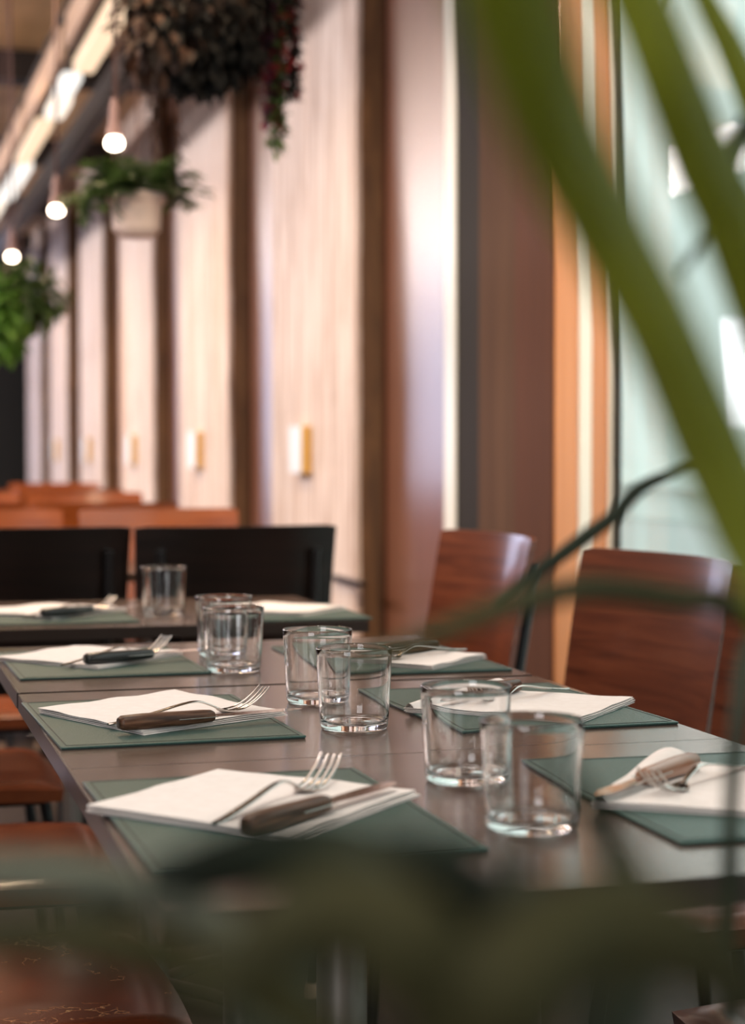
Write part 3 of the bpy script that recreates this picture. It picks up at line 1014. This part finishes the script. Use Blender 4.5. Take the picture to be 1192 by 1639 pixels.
# ------------------------------------------------------------------ pendant bulbs
def pendant(x, y, z, label):
    r = empty('pendant_lamp', (x, y, z))
    tag(r, label, 'lamp', 'pendant bulbs over the tables')
    bm = bmesh.new()
    add_tube(bm, [(0, 0, 0.10), (0.002, 0, 0.5), (0, 0, CZ - z)], 0.0045, 8)
    link('cord', bm, M['cord'], r, smooth=True)
    bm = bmesh.new()
    add_lathe(bm, [(0, 0.12), (0.007, 0.118), (0.010, 0.10), (0.013, 0.09), (0.014, 0.055), (0.019, 0.038), (0.023, 0.022), (0.021, 0.020), (0, 0.021)], 24)
    link('socket', bm, M['socket'], r, smooth=True, angle=50)
    bm = bmesh.new()
    add_lathe(bm, [(0, 0.019), (0.017, 0.017), (0.0225, 0.008), (0.024, 0.0), (0.022, -0.008), (0.016, -0.013), (0.009, -0.016), (0, -0.017)], 24)
    link('bulb', bm, M['bulb'], r, smooth=True, angle=60)
    return r


pendant(0.656, 4.832, 1.858, 'lit pendant bulb nearest the camera, above the hanging pot')
pendant(0.652, 6.236, 1.858, 'lit pendant bulb in the middle of the three')
pendant(0.619, 7.648, 1.845, 'lit pendant bulb farthest left, over the bright plant')


# ------------------------------------------------------------------ plants
def leaf_verts(bm, base, d, up, L, W, curl=0.25, n=4, th=0.0006):
    """one pointed leaf with a folded midrib; a closed thin solid"""
    d = d.normalized()
    s = d.cross(up)
    if s.length < 1e-4: s = d.cross(Vector((1, 0, 0)))
    s.normalize()
    u = s.cross(d).normalized()
    lt = []
    for i in range(n + 1):
        a = i / n
        w = W * math.sin(PI * min(0.97, a * 0.9 + 0.08)) ** 0.8 * 0.5
        c = base + d * (L * a) - u * (curl * L * a * a)
        lt.append((bm.verts.new(c - s * w + u * w * 0.3), bm.verts.new(c - u * th), bm.verts.new(c + s * w + u * w * 0.3)))
    for i in range(n):
        bm.faces.new((lt[i][0], lt[i + 1][0], lt[i + 1][1], lt[i][1]))
        bm.faces.new((lt[i][1], lt[i + 1][1], lt[i + 1][2], lt[i][2]))


def rv(rnd):
    v = Vector((rnd.gauss(0, 1), rnd.gauss(0, 1), rnd.gauss(0, 1)))
    return v.normalized()


def bush(bm, rnd, n, center, rad, squash, L, W, droop=0.3, outward=1.0):
    for _ in range(n):
        v = rv(rnd)
        r_ = rnd.uniform(0.15, 1.0) ** 0.5
        p = Vector((v.x * rad[0], v.y * rad[1], v.z * rad[2] * squash)) * r_ + Vector(center)
        d = (v * outward + rv(rnd) * 0.7 + Vector((0, 0, -droop)))
        leaf_verts(bm, p, d, Vector((0, 0, 1)), rnd.uniform(0.6, 1.2) * L, rnd.uniform(0.7, 1.2) * W, 0.3, 3)


def hang_wires(r, zt, rad, zrim):
    for k in range(3):
        a = k * 2 * PI / 3 + 0.4
        bm = bmesh.new()
        add_tube(bm, [(math.cos(a) * rad, math.sin(a) * rad, zrim), (0, 0, zt)], 0.0025, 6)
        link('wire', bm, M['cord'], r)


# pale clay pot with a fern
r = empty('hanging_pot', (0.828, 5.61, 1.706))
r.scale = (0.903, 0.903, 0.903)
tag(r, 'pale pink clay pot of green fern hanging in front of the piers', 'hanging plant')
bm = bmesh.new()
add_lathe(bm, [(0, 0), (0.058, 0), (0.066, 0.006), (0.082, 0.10), (0.090, 0.116), (0.099, 0.118), (0.101, 0.146), (0.093, 0.147), (0.086, 0.118), (0.080, 0.02), (0, 0.02)], 36)
link('pot', bm, M['terracotta'], r, smooth=True, angle=40)
bm = bmesh.new()
add_lathe(bm, [(0, 0.118), (0.084, 0.118), (0.084, 0.126), (0, 0.132)], 24)
link('soil', bm, M['soil'], r)
rnd = random.Random(3)
bm = bmesh.new()
for k in range(120):
    a = rnd.uniform(0, 2 * PI)
    el = rnd.uniform(0.25, 1.4)
    d0 = Vector((math.cos(a) * math.cos(el), math.sin(a) * math.cos(el), math.sin(el)))
    LL = rnd.uniform(0.12, 0.225)
    pts = [Vector((math.cos(a) * 0.05, math.sin(a) * 0.05, 0.13)) + d0 * (LL * t_) + Vector((0, 0, -0.22 * t_ * t_ * LL * 1.6)) for t_ in (0, .25, .5, .75, 1.0)]
    add_tube(bm, pts, 0.0016, 4)
    for i in range(1, 5):
        for sgn in (-1, 1):
            for q in (0, 0.5):
                p = pts[i].lerp(pts[i - 1], q)
                side = (pts[i] - pts[i - 1]).cross(Vector((0, 0, 1))).normalized() * sgn
                leaf_verts(bm, p, side + (pts[i] - pts[i - 1]).normalized() * 0.6 + rv(rnd) * 0.25, Vector((0, 0, 1)), 0.045, 0.016, 0.2, 2)
for k in range(7):   # trailing stems to the left of the pot
    a = PI + rnd.uniform(-0.3, 1.1)
    p0 = Vector((math.cos(a) * 0.09, math.sin(a) * 0.09, 0.14))
    for i in range(10):
        p0 = p0 + Vector((math.cos(a) * 0.012 * (1 if i < 6 else 0), math.sin(a) * 0.008, -0.014 if i > 2 else 0.006)) + rv(rnd) * 0.004
        leaf_verts(bm, p0, rv(rnd) + Vector((0, 0, -0.5)), Vector((0, 0, 1)), 0.04, 0.018, 0.2, 2)
tag(link('foliage', bm, M['fern'], r), kind='stuff')
hang_wires(r, 1.708, 0.094, 0.145)

# big dark plant at the top with trailing strands
r = empty('hanging_basket', (0.965, 5.17, 2.20))
tag(r, 'large dark trailing plant in a basket hanging at the top of the photo', 'hanging plant')
bm = bmesh.new()
add_lathe(bm, [(0, 0.0), (0.09, 0.01), (0.15, 0.06), (0.17, 0.14), (0.162, 0.14), (0.14, 0.07), (0.08, 0.025), (0, 0.02)], 28)
link('basket', bm, M['basket'], r, smooth=True)
rnd = random.Random(11)
bm = bmesh.new()
bush(bm, rnd, 2600, (0.0, 0, 0.14), (0.235, 0.20, 0.24), 1.0, 0.045, 0.022, 0.4)
bush(bm, rnd, 260, (-0.02, 0, -0.04), (0.13, 0.1, 0.09), 1.0, 0.06, 0.03, 0.9)
tag(link('dark_foliage', bm, M['dry'], r), kind='stuff')
bm = bmesh.new()
bush(bm, rnd, 150, (-0.13, -0.05, 0.05), (0.14, 0.16, 0.16), 1.0, 0.055, 0.03, 0.6)
for k in range(6):
    p0 = Vector((rnd.uniform(-0.19, -0.09), rnd.uniform(-0.08, 0.05), -0.02))
    for i in range(rnd.randint(12, 26)):
        p0 = p0 + Vector((0.001, 0, -0.014)) + rv(rnd) * 0.005
        leaf_verts(bm, p0, rv(rnd) + Vector((0, 0, -0.6)), Vector((0, 0, 1)), 0.03, 0.014, 0.2, 2)
tag(link('brown_foliage', bm, M['dry_brown'], r, ), kind='stuff')
for k, (sx, ln, jit) in enumerate([(0.215, 27, 0.006), (0.19, 22, 0.009), (0.245, 19, 0.009)]):
    bm = bmesh.new()
    p0 = Vector((sx - 0.02, -0.04, 0.22))
    pts = []
    for i in range(ln):
        p0 = p0 + Vector((0.0008 * math.sin(i * 0.7 + k), 0, -0.0185)) + rv(rnd) * jit * 0.5
        pts.append(p0.copy())
        for q in range(12):
            leaf_verts(bm, p0 + rv(rnd) * 0.017, rv(rnd) + Vector((0, 0, -0.4)), Vector((0, 0, 1)), 0.032, 0.018, 0.2, 2)
    add_tube(bm, pts, 0.002, 5)
    st = link('trailing_strand', bm, [M['fern'], M['purple'], M['dry']][k], r)
    bm = bmesh.new()
    for i in range(3, ln, 2):
        for q in range(5):
            leaf_verts(bm, pts[i] + rv(rnd) * 0.024, rv(rnd), Vector((0, 0, 1)), 0.028, 0.024, 0.3, 2)
    tag(link('flowers', bm, M['flower'], st), 'small crimson flowers on the strand', kind='stuff')
hang_wires(r, CZ - 2.20, 0.165, 0.14)

# bright plant at the left edge
r = empty('hanging_planter', (0.64, 8.15, 1.52))
tag(r, 'bright green plant hanging at the left edge under the farthest bulb', 'hanging plant')
bm = bmesh.new()
add_lathe(bm, [(0, 0), (0.06, 0), (0.085, 0.12), (0.078, 0.12), (0.055, 0.02), (0, 0.02)], 24)
link('pot', bm, M['basket'], r, smooth=True, angle=40)
rnd = random.Random(5)
bm = bmesh.new()
bush(bm, rnd, 420, (-0.06, -0.10, 0.10), (0.13, 0.10, 0.17), 1.0, 0.07, 0.045, 0.5)
tag(link('bright_foliage', bm, M['fern_bright'], r), kind='stuff')
bm = bmesh.new()
bush(bm, rnd, 520, (0.04, 0.0, 0.21), (0.22, 0.18, 0.13), 1.0, 0.07, 0.036, 0.5)
tag(link('dark_foliage', bm, M['fern'], r), kind='stuff')
hang_wires(r, CZ - 1.52, 0.08, 0.12)


# foreground plants: strap leaves as arching, creased blades with thickness
def blade(name, pts, widths, mat, parent, th=0.0010, nseg=6, twist=0.0):
    P = bez(pts, nseg)
    n = len(P)
    eye = Vector((0, 0, 1.06))
    bm = bmesh.new()
    rows = []
    for i, p in enumerate(P):
        t_ = (P[min(i + 1, n - 1)] - P[max(i - 1, 0)]).normalized()
        look = Vector((0.27, 0.95, 0.15 + twist)).normalized()
        s = t_.cross(look).normalized()
        u = s.cross(t_).normalized()
        a = i / (n - 1) * (len(widths) - 1)
        k = min(int(a), len(widths) - 2)
        w = widths[k] + (widths[k + 1] - widths[k]) * (a - k)
        row = []
        for v in (-1, -0.5, 0, 0.5, 1):
            row.append((p + s * (w / 2 * v) + u * (0.22 * w * abs(v)) + u * th / 2 * (1 - abs(v) * 0.6),
                        p + s * (w / 2 * v) + u * (0.22 * w * abs(v)) - u * th / 2 * (1 - abs(v) * 0.6)))
        rows.append([(bm.verts.new(a_), bm.verts.new(b_)) for a_, b_ in row])
    for i in range(n - 1):
        for j in range(4):
            bm.faces.new((rows[i][j][0], rows[i + 1][j][0], rows[i + 1][j + 1][0], rows[i][j + 1][0]))
            bm.faces.new((rows[i][j][1], rows[i][j + 1][1], rows[i + 1][j + 1][1], rows[i + 1][j][1]))
        bm.faces.new((rows[i][0][0], rows[i][0][1], rows[i + 1][0][1], rows[i + 1][0][0]))
        bm.faces.new((rows[i][4][0], rows[i + 1][4][0], rows[i + 1][4][1], rows[i][4][1]))
    for i in (0, n - 1):
        for j in range(4):
            bm.faces.new((rows[i][j][0], rows[i][j + 1][0], rows[i][j + 1][1], rows[i][j][1]))
    return link(name, bm, mat, parent, smooth=True, angle=60)


def plant(name, base, crown, label, leaves, cat='plant'):
    r = empty(name, base)
    tag(r, label, cat)
    B = Vector(base)
    bm = bmesh.new()
    add_lathe(bm, [(0, 0), (0.075, 0), (0.09, 0.01), (0.115, 0.22), (0.122, 0.225), (0.122, 0.245), (0.11, 0.245), (0.10, 0.21), (0, 0.21)], 32)
    link('pot', bm, M['terracotta'], r, smooth=True, angle=40)
    c = Vector(crown) - B
    bm = bmesh.new()
    add_tube(bm, bez([(0, 0, 0.2), (c.x * 0.2, c.y * 0.2, 0.2 + (c.z - 0.2) * 0.5), tuple(c)], 6), 0.012, 10)
    link('stem', bm, M['palm_dark'], r, smooth=True)
    for pts, w, m in leaves:
        o = blade('leaf', [Vector(p) - B for p in pts], w, M[m], r)
    return r


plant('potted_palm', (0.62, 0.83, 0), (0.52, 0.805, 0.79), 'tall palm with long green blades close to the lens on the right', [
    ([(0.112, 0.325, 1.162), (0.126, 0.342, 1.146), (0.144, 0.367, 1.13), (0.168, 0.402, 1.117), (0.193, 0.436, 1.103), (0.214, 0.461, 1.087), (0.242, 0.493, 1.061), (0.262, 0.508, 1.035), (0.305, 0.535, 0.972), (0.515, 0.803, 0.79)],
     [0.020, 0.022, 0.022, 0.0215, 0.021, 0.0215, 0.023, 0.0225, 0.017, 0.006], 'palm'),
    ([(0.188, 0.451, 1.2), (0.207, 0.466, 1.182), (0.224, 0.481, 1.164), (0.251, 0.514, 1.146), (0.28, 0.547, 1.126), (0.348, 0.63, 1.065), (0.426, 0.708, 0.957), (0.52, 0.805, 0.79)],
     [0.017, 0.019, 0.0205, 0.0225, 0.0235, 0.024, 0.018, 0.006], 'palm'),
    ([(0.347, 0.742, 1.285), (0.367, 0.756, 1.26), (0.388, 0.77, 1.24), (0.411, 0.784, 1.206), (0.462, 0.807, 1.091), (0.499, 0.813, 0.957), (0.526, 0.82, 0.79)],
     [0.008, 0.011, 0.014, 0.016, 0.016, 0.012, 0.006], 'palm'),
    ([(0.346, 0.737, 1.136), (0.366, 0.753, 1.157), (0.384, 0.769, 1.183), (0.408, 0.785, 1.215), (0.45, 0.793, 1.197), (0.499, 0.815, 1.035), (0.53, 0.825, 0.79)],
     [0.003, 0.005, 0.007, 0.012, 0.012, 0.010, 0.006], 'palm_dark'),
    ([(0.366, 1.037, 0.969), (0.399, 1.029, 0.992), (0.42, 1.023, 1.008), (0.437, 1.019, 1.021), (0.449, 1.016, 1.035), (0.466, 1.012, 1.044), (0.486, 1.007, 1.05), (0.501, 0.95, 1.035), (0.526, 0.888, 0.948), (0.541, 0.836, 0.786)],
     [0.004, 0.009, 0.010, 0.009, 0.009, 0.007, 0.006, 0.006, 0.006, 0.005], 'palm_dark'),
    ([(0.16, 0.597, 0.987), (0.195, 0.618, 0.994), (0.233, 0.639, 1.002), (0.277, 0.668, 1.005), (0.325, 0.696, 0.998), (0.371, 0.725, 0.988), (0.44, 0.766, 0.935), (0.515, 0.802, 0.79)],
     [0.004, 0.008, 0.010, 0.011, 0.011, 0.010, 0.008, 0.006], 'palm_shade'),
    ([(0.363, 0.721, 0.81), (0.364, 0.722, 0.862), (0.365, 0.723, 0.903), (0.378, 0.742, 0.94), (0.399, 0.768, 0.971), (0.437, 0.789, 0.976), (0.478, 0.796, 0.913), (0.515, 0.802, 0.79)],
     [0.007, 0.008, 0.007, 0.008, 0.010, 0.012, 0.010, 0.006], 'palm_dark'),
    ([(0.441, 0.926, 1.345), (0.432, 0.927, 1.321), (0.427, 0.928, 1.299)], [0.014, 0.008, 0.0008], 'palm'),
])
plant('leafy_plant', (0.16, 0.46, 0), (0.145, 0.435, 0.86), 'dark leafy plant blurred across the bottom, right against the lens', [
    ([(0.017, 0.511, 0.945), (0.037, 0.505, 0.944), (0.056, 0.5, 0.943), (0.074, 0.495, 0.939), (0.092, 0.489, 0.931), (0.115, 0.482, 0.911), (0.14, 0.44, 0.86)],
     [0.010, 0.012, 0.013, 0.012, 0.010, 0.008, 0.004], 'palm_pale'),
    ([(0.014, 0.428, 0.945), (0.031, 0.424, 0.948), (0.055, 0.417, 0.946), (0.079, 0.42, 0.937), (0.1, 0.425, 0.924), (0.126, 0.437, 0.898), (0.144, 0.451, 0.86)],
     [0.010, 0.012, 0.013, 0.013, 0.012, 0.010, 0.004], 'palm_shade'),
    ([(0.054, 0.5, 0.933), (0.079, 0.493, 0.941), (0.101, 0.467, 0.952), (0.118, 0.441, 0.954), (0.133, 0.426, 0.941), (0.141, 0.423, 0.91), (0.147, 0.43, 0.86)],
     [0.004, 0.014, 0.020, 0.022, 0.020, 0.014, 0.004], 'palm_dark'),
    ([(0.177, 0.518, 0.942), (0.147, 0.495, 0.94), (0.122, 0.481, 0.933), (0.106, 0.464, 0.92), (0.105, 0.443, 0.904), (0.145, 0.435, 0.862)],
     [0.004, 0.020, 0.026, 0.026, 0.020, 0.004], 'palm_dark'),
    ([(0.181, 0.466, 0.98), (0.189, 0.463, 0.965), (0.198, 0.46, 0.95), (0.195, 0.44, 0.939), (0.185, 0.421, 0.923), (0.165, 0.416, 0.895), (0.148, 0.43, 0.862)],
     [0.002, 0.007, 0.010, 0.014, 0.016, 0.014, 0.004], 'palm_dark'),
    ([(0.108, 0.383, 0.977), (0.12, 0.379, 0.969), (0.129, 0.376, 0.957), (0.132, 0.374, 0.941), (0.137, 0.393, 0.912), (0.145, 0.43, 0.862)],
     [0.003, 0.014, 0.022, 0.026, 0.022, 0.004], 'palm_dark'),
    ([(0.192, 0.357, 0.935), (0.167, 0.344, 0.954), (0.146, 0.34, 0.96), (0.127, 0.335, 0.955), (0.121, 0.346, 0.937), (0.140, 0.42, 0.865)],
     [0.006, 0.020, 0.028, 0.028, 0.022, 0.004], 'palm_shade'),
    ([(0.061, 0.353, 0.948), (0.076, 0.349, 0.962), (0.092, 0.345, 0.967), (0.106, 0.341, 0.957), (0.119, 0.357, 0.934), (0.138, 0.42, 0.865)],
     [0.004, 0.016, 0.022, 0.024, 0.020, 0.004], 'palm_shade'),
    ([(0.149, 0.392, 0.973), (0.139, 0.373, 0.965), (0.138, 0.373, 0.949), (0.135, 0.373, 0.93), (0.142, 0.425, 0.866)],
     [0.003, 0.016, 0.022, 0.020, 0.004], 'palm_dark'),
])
